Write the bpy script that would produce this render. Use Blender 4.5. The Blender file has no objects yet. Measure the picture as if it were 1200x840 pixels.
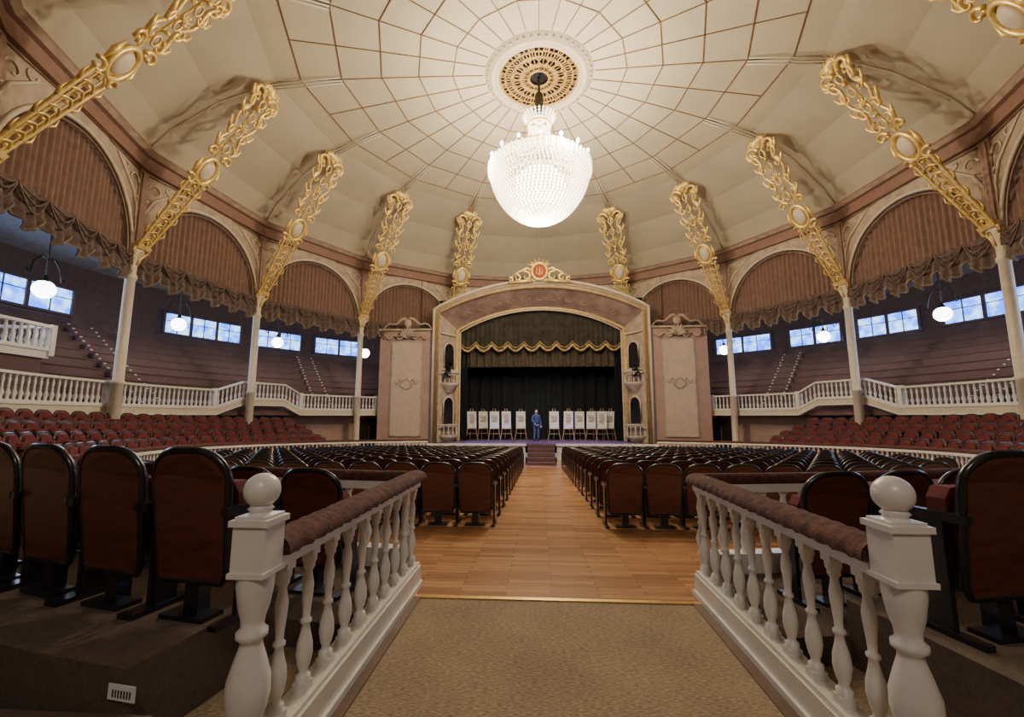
import bpy, math, random
from mathutils import Vector, Matrix
random.seed(4)
pi=math.pi
sc=bpy.context.scene
CY=14.3
def P(R,a,z=0.0):
    t=math.radians(a); return Vector((R*math.cos(t),CY+R*math.sin(t),z))
def floor_z(y): return -0.046*max(0.0,y-3.83)

# ------------------------------------------------------------ materials
def mat(name,col,rough=0.6,metal=0.0,var=0.12,scale=6.0,bump=0.0,bscale=None,emit=None,estr=0,col2=None,sheen=0,coat=0,stretch=None):
    m=bpy.data.materials.new(name); m.use_nodes=True
    nt=m.node_tree; b=nt.nodes['Principled BSDF']
    b.inputs['Roughness'].default_value=rough; b.inputs['Metallic'].default_value=metal
    if sheen: b.inputs['Sheen Weight'].default_value=sheen
    if coat: b.inputs['Coat Weight'].default_value=coat; b.inputs['Coat Roughness'].default_value=0.15
    tc=nt.nodes.new('ShaderNodeTexCoord'); mp=nt.nodes.new('ShaderNodeMapping')
    nt.links.new(tc.outputs['Object'],mp.inputs['Vector'])
    if stretch: mp.inputs['Scale'].default_value=stretch
    n=nt.nodes.new('ShaderNodeTexNoise'); n.inputs['Scale'].default_value=scale; n.inputs['Detail'].default_value=4
    nt.links.new(mp.outputs['Vector'],n.inputs['Vector'])
    r=nt.nodes.new('ShaderNodeValToRGB')
    c2=col2 if col2 else tuple(c*(1-var) for c in col)
    c1=col if col2 else tuple(min(1,c*(1+var)) for c in col)
    r.color_ramp.elements[0].color=(*c2,1); r.color_ramp.elements[1].color=(*c1,1)
    r.color_ramp.elements[0].position=0.35; r.color_ramp.elements[1].position=0.65
    nt.links.new(n.outputs['Fac'],r.inputs['Fac']); nt.links.new(r.outputs['Color'],b.inputs['Base Color'])
    if bump:
        n2=nt.nodes.new('ShaderNodeTexNoise'); n2.inputs['Scale'].default_value=bscale or scale*4; n2.inputs['Detail'].default_value=3
        nt.links.new(mp.outputs['Vector'],n2.inputs['Vector'])
        bp=nt.nodes.new('ShaderNodeBump'); bp.inputs['Strength'].default_value=bump; bp.inputs['Distance'].default_value=0.02
        nt.links.new(n2.outputs['Fac'],bp.inputs['Height']); nt.links.new(bp.outputs['Normal'],b.inputs['Normal'])
    if emit:
        b.inputs['Emission Color'].default_value=(*emit,1); b.inputs['Emission Strength'].default_value=estr
    return m
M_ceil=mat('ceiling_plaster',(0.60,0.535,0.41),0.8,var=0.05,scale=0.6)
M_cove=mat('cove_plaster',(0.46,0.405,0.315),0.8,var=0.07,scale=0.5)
M_gold=mat('gold_leaf',(0.94,0.66,0.24),0.38,metal=0.5,var=0.2,scale=8)
M_goldline=mat('grid_line',(0.24,0.15,0.09),0.5,metal=0.1)
M_cream=mat('cream_paint',(0.58,0.50,0.39),0.5,var=0.06)
M_white=mat('white_gloss_paint',(0.70,0.67,0.61),0.3,var=0.04,scale=12)
M_pink=mat('dusty_rose_wall',(0.36,0.24,0.20),0.7,var=0.08,scale=2)
M_panel=mat('rose_cream_panel',(0.48,0.365,0.29),0.6,var=0.06,scale=3)
M_cornice=mat('cornice_terracotta',(0.23,0.13,0.10),0.6,var=0.1)
M_spandrel=mat('spandrel_plaster',(0.40,0.31,0.245),0.7,var=0.18,scale=3)
M_curt=mat('arch_drape_fabric',(0.19,0.112,0.088),0.9,var=0.12,scale=5)
M_val=mat('valance_fabric',(0.12,0.080,0.068),0.9,var=0.25,scale=9)
M_fringe=mat('drape_fringe',(0.20,0.15,0.11),0.8)
M_velvet=mat('maroon_velvet',(0.080,0.024,0.017),0.9,var=0.45,scale=22,bump=0.4,bscale=70)
M_seatred=mat('seat_velvet',(0.11,0.016,0.014),0.9,var=0.2,scale=9)
M_seatback=mat('seat_back_wood',(0.10,0.026,0.016),0.32,var=0.3,scale=7,coat=0.2,stretch=(1,1,5))
M_black=mat('black_lacquer',(0.010,0.009,0.012),0.28,var=0.2,coat=0.3)
M_tier=mat('tier_carpet',(0.105,0.074,0.052),0.95,var=0.15,scale=30,bump=0.4,bscale=150)
M_gal=mat('gallery_mauve',(0.105,0.053,0.050),0.7,var=0.12,scale=3)
M_galback=mat('gallery_back_wall',(0.14,0.09,0.08),0.8)
M_galceil=mat('gallery_ceiling_paint',(0.22,0.21,0.22),0.8)
M_dark=mat('stage_black_cloth',(0.003,0.006,0.008),0.9,var=0.4)
M_stcurt=mat('stage_curtain_green',(0.028,0.024,0.015),0.8,var=0.5,scale=2.5)
M_stcurt2=mat('stage_curtain_olive',(0.065,0.046,0.026),0.8,var=0.3)
M_swag=mat('stage_swag_gold',(0.45,0.33,0.12),0.6,var=0.3)
M_mural=mat('mural_mauve',(0.24,0.155,0.135),0.7,scale=1.6,col2=(0.37,0.28,0.22))
M_stagefloor=mat('stage_boards',(0.10,0.06,0.05),0.35,var=0.3,scale=3,stretch=(8,1,1))
M_step=mat('step_carpet',(0.10,0.05,0.035),0.9)
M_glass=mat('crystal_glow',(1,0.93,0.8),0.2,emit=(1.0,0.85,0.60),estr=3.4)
M_bulb=mat('bulb_glow',(1,0.95,0.85),0.2,emit=(1.0,0.90,0.70),estr=10)
M_globe=mat('opal_globe',(1,1,1),0.3,emit=(0.97,0.97,1.0),estr=10)
M_board=mat('display_board',(0.65,0.64,0.62),0.6)
M_pic=mat('framed_drawing',(0.25,0.20,0.17),0.6,scale=14,col2=(0.6,0.55,0.5))
M_easel=mat('easel_pine',(0.40,0.25,0.13),0.6)
M_label=mat('paper_label',(0.75,0.75,0.75),0.6)
M_ink=mat('label_ink',(0.05,0.05,0.05),0.6)
M_red=mat('crest_red',(0.40,0.06,0.03),0.5)
M_iron=mat('dark_iron',(0.05,0.045,0.04),0.5,metal=0.6)
M_brass=mat('brass_strip',(0.85,0.62,0.25),0.25,metal=1.0)
M_dkwood=mat('dark_skirting',(0.11,0.06,0.04),0.6)

def pane_mat():
    m=bpy.data.materials.new('daylight_glass'); m.use_nodes=True; nt=m.node_tree; b=nt.nodes['Principled BSDF']
    tc=nt.nodes.new('ShaderNodeTexCoord'); n=nt.nodes.new('ShaderNodeTexNoise'); n.inputs['Scale'].default_value=2.4
    nt.links.new(tc.outputs['Object'],n.inputs['Vector'])
    r=nt.nodes.new('ShaderNodeValToRGB'); r.color_ramp.elements[0].position=0.40; r.color_ramp.elements[1].position=0.66
    r.color_ramp.elements[0].color=(0.03,0.17,1.0,1); r.color_ramp.elements[1].color=(0.36,0.66,1.0,1)
    nt.links.new(n.outputs['Fac'],r.inputs['Fac']); nt.links.new(r.outputs['Color'],b.inputs['Emission Color'])
    b.inputs['Emission Strength'].default_value=3.6; b.inputs['Base Color'].default_value=(0.1,0.2,0.4,1)
    return m
M_pane=pane_mat()
def carpet_mat():
    m=bpy.data.materials.new('sisal_carpet'); m.use_nodes=True; nt=m.node_tree; b=nt.nodes['Principled BSDF']
    b.inputs['Roughness'].default_value=0.95
    tc=nt.nodes.new('ShaderNodeTexCoord')
    n=nt.nodes.new('ShaderNodeTexNoise'); n.inputs['Scale'].default_value=110
    mp=nt.nodes.new('ShaderNodeMapping'); mp.inputs['Scale'].default_value=(0.30,1,1)
    nt.links.new(tc.outputs['Object'],mp.inputs['Vector']); nt.links.new(mp.outputs['Vector'],n.inputs['Vector'])
    n2=nt.nodes.new('ShaderNodeTexNoise'); n2.inputs['Scale'].default_value=2.0; n2.inputs['Detail'].default_value=5
    nt.links.new(tc.outputs['Object'],n2.inputs['Vector'])
    r=nt.nodes.new('ShaderNodeValToRGB'); r.color_ramp.elements[0].color=(0.135,0.095,0.060,1); r.color_ramp.elements[1].color=(0.37,0.28,0.185,1)
    r.color_ramp.elements[0].position=0.33; r.color_ramp.elements[1].position=0.67
    mx=nt.nodes.new('ShaderNodeMath'); mx.operation='ADD'
    m1=nt.nodes.new('ShaderNodeMath'); m1.operation='MULTIPLY'; m1.inputs[1].default_value=0.75
    m2=nt.nodes.new('ShaderNodeMath'); m2.operation='MULTIPLY'; m2.inputs[1].default_value=0.25
    nt.links.new(n.outputs['Fac'],m1.inputs[0]); nt.links.new(n2.outputs['Fac'],m2.inputs[0])
    nt.links.new(m1.outputs[0],mx.inputs[0]); nt.links.new(m2.outputs[0],mx.inputs[1])
    nt.links.new(mx.outputs[0],r.inputs['Fac']); nt.links.new(r.outputs['Color'],b.inputs['Base Color'])
    bp=nt.nodes.new('ShaderNodeBump'); bp.inputs['Strength'].default_value=0.5; bp.inputs['Distance'].default_value=0.01
    nt.links.new(n.outputs['Fac'],bp.inputs['Height']); nt.links.new(bp.outputs['Normal'],b.inputs['Normal'])
    return m
M_carpet=carpet_mat()
def wood_mat():
    m=bpy.data.materials.new('oak_strip_floor'); m.use_nodes=True; nt=m.node_tree; b=nt.nodes['Principled BSDF']
    b.inputs['Roughness'].default_value=0.27
    tc=nt.nodes.new('ShaderNodeTexCoord')
    br=nt.nodes.new('ShaderNodeTexBrick'); br.inputs['Scale'].default_value=1.0
    br.inputs['Brick Width'].default_value=0.8; br.inputs['Row Height'].default_value=0.085; br.inputs['Mortar Size'].default_value=0.0025
    br.inputs['Color1'].default_value=(0.46,0.245,0.115,1); br.inputs['Color2'].default_value=(0.28,0.135,0.06,1); br.inputs['Mortar'].default_value=(0.12,0.05,0.02,1)
    nt.links.new(tc.outputs['Object'],br.inputs['Vector'])
    n=nt.nodes.new('ShaderNodeTexNoise'); n.inputs['Scale'].default_value=6; n.inputs['Detail'].default_value=5
    mp=nt.nodes.new('ShaderNodeMapping'); mp.inputs['Scale'].default_value=(0.6,5,1)
    nt.links.new(tc.outputs['Object'],mp.inputs['Vector']); nt.links.new(mp.outputs['Vector'],n.inputs['Vector'])
    mx=nt.nodes.new('ShaderNodeMixRGB'); mx.blend_type='MULTIPLY'; mx.inputs['Fac'].default_value=0.6
    nt.links.new(br.outputs['Color'],mx.inputs['Color1']); 
    r=nt.nodes.new('ShaderNodeValToRGB'); r.color_ramp.elements[0].color=(0.55,0.55,0.55,1); r.color_ramp.elements[1].color=(1.35,1.35,1.35,1)
    nt.links.new(n.outputs['Fac'],r.inputs['Fac']); nt.links.new(r.outputs['Color'],mx.inputs['Color2'])
    nt.links.new(mx.outputs['Color'],b.inputs['Base Color'])
    return m
M_wood=wood_mat()

# ------------------------------------------------------------ mesh builder
class MB:
    def __init__(s): s.v=[];s.f=[];s.m=[];s.s=[]
    def add(s,vs,fs,mi=0,smooth=False,M=None):
        o=len(s.v)
        for p in vs:
            p=Vector(p)
            if M is not None: p=M@p
            s.v.append(p)
        for f in fs:
            s.f.append([i+o for i in f]); s.m.append(mi); s.s.append(smooth)
    def box(s,c,d,mi=0,M=None):
        x,y,z=c; a,b,h=d[0]/2,d[1]/2,d[2]/2
        vs=[(x+i*a,y+j*b,z+k*h) for k in(-1,1) for j in(-1,1) for i in(-1,1)]
        s.add(vs,[(0,2,3,1),(4,5,7,6),(0,1,5,4),(2,6,7,3),(0,4,6,2),(1,3,7,5)],mi,False,M)
    def lathe(s,prof,seg=16,mi=0,M=None,smooth=True,a0=0,a1=2*pi):
        full=abs(a1-a0-2*pi)<1e-6; n=seg if full else seg+1
        vs=[];fs=[]
        for r,z in prof:
            for i in range(n):
                t=a0+(a1-a0)*i/seg; vs.append((r*math.cos(t),r*math.sin(t),z))
        for k in range(len(prof)-1):
            for i in range(seg):
                j=(i+1)%n if full else i+1
                fs.append((k*n+i,k*n+j,(k+1)*n+j,(k+1)*n+i))
        s.add(vs,fs,mi,smooth,M)
    def tube(s,path,rad,seg=6,mi=0,closed=False,M=None,flat=None):
        pts=[Vector(p) for p in path]; n=len(pts)
        rs=rad if isinstance(rad,(list,tuple)) else [rad]*n
        vs=[];fs=[];prev=None
        for i,p in enumerate(pts):
            if closed: t=pts[(i+1)%n]-pts[i-1]
            else: t=pts[min(i+1,n-1)]-pts[max(i-1,0)]
            if t.length<1e-9: t=Vector((0,0,1))
            t.normalize()
            if prev is None:
                up=Vector((0,0,1)) if abs(t.z)<0.9 else Vector((1,0,0))
                nn=(up-t*up.dot(t)).normalized()
            else:
                nn=prev-t*prev.dot(t)
                nn=nn.normalized() if nn.length>1e-6 else prev
            prev=nn; bb=t.cross(nn)
            for k in range(seg):
                a=2*pi*k/seg+pi/seg
                vs.append(p+(nn*math.cos(a)+bb*math.sin(a))*rs[i])
        R=n if closed else n-1
        for i in range(R):
            j=(i+1)%n
            for k in range(seg):
                l=(k+1)%seg; fs.append((i*seg+k,i*seg+l,j*seg+l,j*seg+k))
        if not closed:
            fs.append(tuple(range(seg))[::-1]); fs.append(tuple((n-1)*seg+k for k in range(seg)))
        s.add(vs,fs,mi,seg>4,M)
    def grid(s,fn,nu,nv,mi=0,smooth=True,M=None):
        vs=[fn(i/nu,j/nv) for j in range(nv+1) for i in range(nu+1)]
        fs=[(j*(nu+1)+i,j*(nu+1)+i+1,(j+1)*(nu+1)+i+1,(j+1)*(nu+1)+i) for j in range(nv) for i in range(nu)]
        s.add(vs,fs,mi,smooth,M)
    def plate(s,out,y0,y1,mi=0,M=None,yf=None):
        n=len(out); g=yf or (lambda x,z:0)
        vs=[(x,y0+g(x,z),z) for x,z in out]+[(x,y1+g(x,z),z) for x,z in out]
        fs=[tuple(range(n)),tuple(range(2*n-1,n-1,-1))]+[(i,i+n,(i+1)%n+n,(i+1)%n) for i in range(n)]
        s.add(vs,fs,mi,False,M)
    def ball(s,c,r,mi=0,seg=10,rings=6,M=None,sc3=(1,1,1)):
        prof=[(r*math.sin(pi*i/rings)+1e-5,-r*math.cos(pi*i/rings)) for i in range(rings+1)]
        T=Matrix.Translation(c)@Matrix.Diagonal((*sc3,1))
        s.lathe(prof,seg,mi,(M@T) if M is not None else T)
    def mesh(s,name,mats):
        me=bpy.data.meshes.new(name); me.from_pydata([tuple(p) for p in s.v],[],s.f)
        for m in mats: me.materials.append(m)
        me.polygons.foreach_set('material_index',s.m); me.polygons.foreach_set('use_smooth',s.s)
        me.update(); return me
    def build(s,name,mats,parent=None,M=None):
        o=bpy.data.objects.new(name,s.mesh(name,mats)); sc.collection.objects.link(o)
        if parent: o.parent=parent
        if M is not None: o.matrix_world=M
        return o
def inst(name,me,M,parent=None):
    o=bpy.data.objects.new(name,me); sc.collection.objects.link(o); o.matrix_world=M
    if parent: o.parent=parent
    return o
def empty(name,loc=(0,0,0)):
    o=bpy.data.objects.new(name,None); sc.collection.objects.link(o); o.location=loc; o.empty_display_size=0.2; return o
def frame(loc,xdir,zdir=Vector((0,0,1))):
    x=Vector(xdir).normalized(); z=Vector(zdir).normalized(); y=z.cross(x)
    M=Matrix((x,y,z)).transposed().to_4x4(); M.translation=loc; return M
def facing(loc,ang): return Matrix.Translation(loc)@Matrix.Rotation(ang,4,'Z')

# ------------------------------------------------------------ floor
b=MB()
def ff(u,v):
    x=-19+38*u; y=3.83+26*v; return (x,y,floor_z(y))
b.grid(ff,2,2,0,False)
b.build('floor',[M_wood])
b=MB()
b.grid(lambda u,v:(-19+38*u,-5+8.83*v,0.0),2,2,0,False)
b.build('floor_carpet',[M_carpet])
b=MB(); b.box((0.02,3.83,0.004),(2.42,0.05,0.012)); b.build('trim_1',[M_brass])
for sx,x in((0,-1.13),(1,1.16)):
    b=MB(); b.box((x,1.4,0.004),(0.07,4.8,0.008)); b.build('trim_%d'%(2+sx),[M_dkwood])

# ------------------------------------------------------------ seats
def seat_mesh():
    b=MB()
    def outline(w,z0,z1,rr,wb=None):
        wb=wb or w
        o=[(-wb*0.9,z0),(wb*0.9,z0),(wb,z0+0.05)]
        for i in range(0,9):
            t=pi/2*i/8; o.append((w-w*0.75*(1-math.cos(t)),z1-rr+rr*math.sin(t)))
        for i in range(8,-1,-1):
            t=pi/2*i/8; o.append((-w+w*0.75*(1-math.cos(t)),z1-rr+rr*math.sin(t)))
        o.append((-wb,z0+0.05))
        return o
    yf=lambda x,z: -0.12*(z-0.4)-0.40*(0.0625-x*x)
    o=outline(0.262,0.20,0.93,0.17,0.24)
    b.plate(o,-0.03,0.0,0,yf=yf)
    b.tube([(x,-0.015+yf(x,z),z) for x,z in o],0.022,6,1,closed=True)
    o2=outline(0.225,0.42,0.88,0.14)
    b.plate(o2,0.0,0.05,2,yf=yf)
    o3=[(-.22,.34),(-.2,.3),(.2,.3),(.22,.34),(.22,.68),(.18,.74),(-.18,.74),(-.22,.68)]
    b.plate(o3,0.075,0.17,2,yf=lambda x,z:-0.05*(z-0.4))
    b.plate([(x*0.9,z*0.95+0.03) for x,z in o3],0.165,0.19,0,yf=lambda x,z:-0.05*(z-0.4))
    for s_ in(-1,1):
        b.box((s_*0.283,0.10,0.60),(0.045,0.38,0.045),1)
        b.box((s_*0.283,0.09,0.30),(0.03,0.12,0.58),1)
        b.box((s_*0.283,0.06,0.015),(0.055,0.34,0.03),1)
    b.box((0,0.05,0.10),(0.10,0.08,0.22),1); b.box((0,0.02,0.012),(0.30,0.14,0.024),1)
    return b.mesh('theatre_seat',[M_seatback,M_black,M_seatred])
SEAT=seat_mesh()
E_mid=empty('stalls_seat_block')
y=6.85
while y<20.6:
    for s_ in(-1,1):
        x=(0.90+0.28) if s_>0 else (0.80+0.28)
        while True:
            if math.hypot(x,y-CY)>9.35: break
            inst('theatre_seat',SEAT,Matrix.Translation((s_*x,y,floor_z(y))),E_mid)
            x+=0.575
    y+=0.92
def tz(R,y):
    z=0.17 if R<11.4 else 0.38 if R<12.3 else 0.64 if R<13.0 else 0.93
    return z-0.025*(max(y,3)-3)
E_t=empty('tier_seat_rows')
for R,aL,aR,sp_ in((11.0,-80.2,-79.2,0.58),(11.98,-80,-78.9,0.62),(12.68,-33,-33,0.58),(13.35,-31,-31,0.58)):
    st=math.degrees(sp_/R)
    for s_ in(-1,1):
        a=aL if s_<0 else aR
        while a<28:
            aa=a if s_>0 else 180-a
            p=P(R,aa); p.z=tz(R,p.y)
            near=(p.y<4.5)
            inst('theatre_seat',SEAT,facing(p,math.radians(aa+90)),None if near else E_t)
            a+=st
# tier platforms
def tiers(s_):
    b=MB()
    rings=[(10.3,11.45),(11.45,12.3),(12.3,13.0),(13.0,14.66)]
    for k,(r0,r1) in enumerate(rings):
        aS=-83 if k==0 else (-81 if k==1 else -36)
        if k==1: r1=12.45
        n=40
        vs=[];fs=[]
        for i in range(n+1):
            a=aS+(34-aS)*i/n
            for r in(r0,r1):
                p=P(r,a); p.x=p.x*s_
                z=tz([11,12,12.7,13.5][k],p.y)
                vs.append((p.x,p.y,z)); vs.append((p.x,p.y,floor_z(p.y)-0.02))
        for i in range(n):
            q=i*4
            fs+= [(q,q+4,q+6,q+2),(q,q+1,q+5,q+4),(q+2,q+6,q+7,q+3)]
        fs+=[(0,2,3,1),(n*4,n*4+1,n*4+3,n*4+2)]
        b.add(vs,fs,0)
    for k,(zz,ya,yb) in enumerate(((0.20,1.50,2.0),(0.10,1.10,1.50))):
        b.box((s_*(1.6+2.5),(ya+yb)/2,zz/2),(4.6,yb-ya,zz),0)
    return b.build('tier_platform',[M_tier])
tiers(-1); tiers(1)
b=MB(); Mx=facing(P(12.462,180+81.0,0.29),math.radians(81.0+90)); b.box((0,0,0),(0.15,0.004,0.065),0,Mx)
for k in range(7): b.box((-0.05+0.016*k,-0.003,-0.005),(0.007,0.003,0.03),1,Mx); b.box((-0.05+0.016*k,0.003,-0.005),(0.007,0.003,0.03),1,Mx)
b.build('row_number_label',[M_label,M_ink])

# ------------------------------------------------------------ balustrades
def bal_prof(h,r=1.0):
    p=[(0.045,0),(0.045,0.06),(0.03,0.07),(0.026,0.10),(0.038,0.14),(0.05,0.22),(0.046,0.30),(0.030,0.38),(0.022,0.44),(0.034,0.455),(0.034,0.475),(0.022,0.49),(0.024,0.55),(0.034,0.68),(0.036,0.74),(0.024,0.82),(0.022,0.85),(0.036,0.88),(0.036,0.91),(0.045,0.93),(0.045,1.0)]
    return [(a*r,z*h) for a,z in p]
def bal_low(h,r=1.0):
    return [(0.045*r,0),(0.03*r,0.08*h),(0.055*r,0.25*h),(0.022*r,0.46*h),(0.034*r,0.5*h),(0.022*r,0.55*h),(0.036*r,0.75*h),(0.022*r,0.9*h),(0.045*r,1.0*h)]
def aisle_bal(x,y0,y1,outer):
    b=MB()
    T=Matrix.Translation
    N=T((x,y0,0))
    b.box((0,0,0.125),(0.155,0.155,0.25),0,N)
    b.lathe([(0.07,0.25),(0.075,0.27),(0.05,0.29),(0.048,0.31),(0.068,0.36),(0.080,0.42),(0.078,0.48),(0.058,0.55),(0.042,0.60),(0.040,0.62),(0.058,0.635),(0.058,0.655),(0.042,0.67),(0.044,0.70),(0.058,0.75),(0.070,0.83),(0.07,0.87)],28,0,N)
    b.box((0,0,0.975),(0.135,0.135,0.20),0,N)
    b.box((0,0,1.078),(0.160,0.160,0.024),0,N); b.box((0,0,1.094),(0.13,0.13,0.016),0,N)
    b.box((0,0,0.88),(0.15,0.15,0.02),0,N)
    b.lathe([(0.06,1.095),(0.045,1.105),(0.04,1.115),(0.05,1.125),(0.035,1.14)],24,0,N)
    b.ball((0,0,1.197),0.070,0,24,14,N)
    L=y1-y0
    ym=(y0+y1)/2
    b.box((x,ym+0.05,0.085),(0.15,L-0.1,0.17),0); b.box((x,ym+0.05,0.18),(0.12,L-0.1,0.03),0)
    b.box((x,ym+0.05,0.022),(0.19,L-0.1,0.044),0)
    b.box((x,ym+0.05,0.885),(0.10,L-0.1,0.05),0)
    b.box((x,ym+0.05,0.915),(0.13,L-0.1,0.016),0)
    n=10
    for i in range(n):
        yy=y0+0.20+(L-0.28)*i/(n-1)
        b.box((x,yy,0.21),(0.07,0.07,0.05),0); b.box((x,yy,0.845),(0.07,0.07,0.05),0)
        b.lathe(bal_prof(0.61,0.78),20,0,T((x,yy,0.225)))
    pr=[]
    for k in range(-1,14):
        t=pi*k/12; pr.append((0.092*math.cos(t),0.935+0.068*math.sin(t)))
    nn=60; vs=[];fs=[]
    for i in range(nn+1):
        yy=y0+0.08+(L-0.04)*i/nn
        for px,pz in pr: vs.append((x+px*(1+0.04*math.sin(i*1.7)),yy,pz+0.005*math.sin(i*2.3)))
    m=len(pr)
    for i in range(nn):
        for k in range(m-1): fs.append((i*m+k,i*m+k+1,(i+1)*m+k+1,(i+1)*m+k))
    fs+=[tuple(range(m)),tuple(nn*m+k for k in range(m))]
    b.add(vs,fs,1,True)
    return b.build('aisle_balustrade',[M_white,M_velvet])
aisle_bal(-1.25,1.80,4.10,-1); aisle_bal(1.29,1.86,4.02,1)

def ring_bal(s_):
    b=MB()
    n=120
    def top(y): return 0.97-0.035*(y-4.1)
    line=[]
    for i in range(n+1):
        aa=-82.5+(137.5)*i/n
        p=P(10.25,aa); p.x*=s_; line.append(p)
    def rail(z0,z1,w,mi):
        vs=[];fs=[]
        for p in line:
            c=Vector((0,CY,0)); d=(Vector((p.x,p.y,0))-c).normalized()
            for zz,ww in((z0,-w),(z1,-w),(z1,w),(z0,w)):
                q=Vector((p.x,p.y,0))+d*ww; vs.append((q.x,q.y,top(p.y)+zz))
        for i in range(n):
            for k in range(4):
                l=(k+1)%4; fs.append((i*4+k,i*4+l,(i+1)*4+l,(i+1)*4+k))
        fs+=[(0,1,2,3),(n*4,n*4+3,n*4+2,n*4+1)]
        b.add(vs,fs,mi)
    rail(-0.14,-0.07,0.06,0)
    rail(-1.3,-0.66,0.07,0)
    b.tube([(p.x,p.y,top(p.y)-0.035) for p in line],0.06,8,1)
    L=math.radians(137.5)*10.25; m=int(L/0.2)
    for i in range(m+1):
        aa=-82.5+137.5*i/m; p=P(10.25,aa); p.x*=s_
        b.lathe(bal_low(0.53,1.0),8,0,Matrix.Translation((p.x,p.y,top(p.y)-0.67)))
    return b.build('stalls_ring_balustrade',[M_white,M_velvet])
ring_bal(-1); ring_bal(1)

def gal_top(a):
    z=2.62
    if 17.5<=a<=26: z=3.05
    elif 12.5<a<17.5: z=2.62+0.43*(a-12.5)/5
    elif 26<a<29.5: z=3.05-0.43*(a-26)/3.5
    return z
def gal_bal(s_):
    b=MB(); A0,A1=-58,48; n=212; R=13.75
    def rail(z0,z1,w,mi):
        vs=[];fs=[]
        for i in range(n+1):
            a=A0+(A1-A0)*i/n; z=gal_top(a)
            for zz,ww in((z0,-w),(z1,-w),(z1,w),(z0,w)):
                p=P(R+ww,a); vs.append((p.x*s_,p.y,z+zz))
        for i in range(n):
            for k in range(4):
                l=(k+1)%4; fs.append((i*4+k,i*4+l,(i+1)*4+l,(i+1)*4+k))
        b.add(vs,fs,mi)
    rail(-0.07,0.0,0.08,0); rail(-0.80,-0.70,0.08,0); rail(-1.02,-0.80,0.05,1); rail(-1.06,-1.02,0.09,0)
    L=math.radians(A1-A0)*R; m=int(L/0.19)
    for i in range(m+1):
        a=A0+(A1-A0)*i/m; p=P(R,a)
        if i%22==0:
            b.box((0,0,gal_top(a)-0.38),(0.16,0.16,0.84),0,facing((p.x*s_,p.y,0),math.radians(a if s_>0 else 180-a)))
        else:
            b.lathe(bal_low(0.64,1.05),7,0,Matrix.Translation((p.x*s_,p.y,gal_top(a)-0.70)))
    return b.build('gallery_balustrade',[M_white,M_cream])
gal_bal(-1); gal_bal(1)

def gallery(s_):
    b=MB(); N=10; A0,A1=-62,57; n=36
    for k in range(N):
        r0=13.95+0.5*k; z=1.75+0.36*k
        vs=[];fs=[]
        for i in range(n+1):
            a=A0+(A1-A0)*i/n
            for r,zz in((r0,z-0.36 if k else 1.55),(r0,z),(r0-0.04,z),(r0-0.04,z+0.04),(r0+0.5,z+0.04)):
                p=P(r,a); vs.append((p.x*s_,p.y,zz))
        for i in range(n):
            for q in range(4): fs.append((i*5+q,i*5+q+1,(i+1)*5+q+1,(i+1)*5+q))
        b.add(vs,fs,0)
    b.grid(lambda u,v:(P(13.7+1.2*v,A0+(A1-A0)*u).x*s_,P(13.7+1.2*v,A0+(A1-A0)*u).y,1.56),n,1,1,False)
    for ac in (3.0,-22,36):
        for k in range(N):
            for h in(0,1):
                r=13.95+0.5*k-0.12+0.25*h; z=1.75+0.36*k-0.36*(0.5 if not h else 0)+0.04
                p=P(r,ac+ (0.25*k)); 
                b.box((0,0,0),(0.26,1.0,0.16),2,facing((p.x*s_,p.y,z),math.radians(ac if s_>0 else 180-ac)))
                for o_ in(-0.42,0.42):
                    b.box((-0.14,o_,0.05),(0.03,0.08,0.04),3,facing((p.x*s_,p.y,z),math.radians(ac if s_>0 else 180-ac)))
    return b.build('gallery_benches',[M_gal,M_cream,M_gal,M_white])
gallery(-1); gallery(1)

b=MB()
Mx=facing(P(15.6,180+9.8,3.35),math.radians(189.8))
b.box((0.3,1.2,0.0),(1.6,3.4,0.22),0,Mx); b.box((-0.5,1.2,0.16),(0.10,3.4,0.1),0,Mx); b.box((-0.5,1.2,0.86),(0.14,3.4,0.08),0,Mx)
b.box((0.3,1.2,-0.6),(1.4,3.2,1.0),1,Mx)
for i in range(16): b.lathe(bal_low(0.62,1.2),8,0,Mx@Matrix.Translation((-0.5,-0.4+i*0.21,0.2)))
b.box((-0.5,-0.5,0.45),(0.16,0.16,0.95),0,Mx)
for i in range(6): b.lathe(bal_low(0.62,1.2),8,0,Mx@Matrix.Translation((-0.3+i*0.21,-0.5,0.2)))
b.box((0.3,-0.5,0.86),(1.6,0.12,0.08),0,Mx)
b.build('gallery_box_balcony',[M_white,M_gal])

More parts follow.
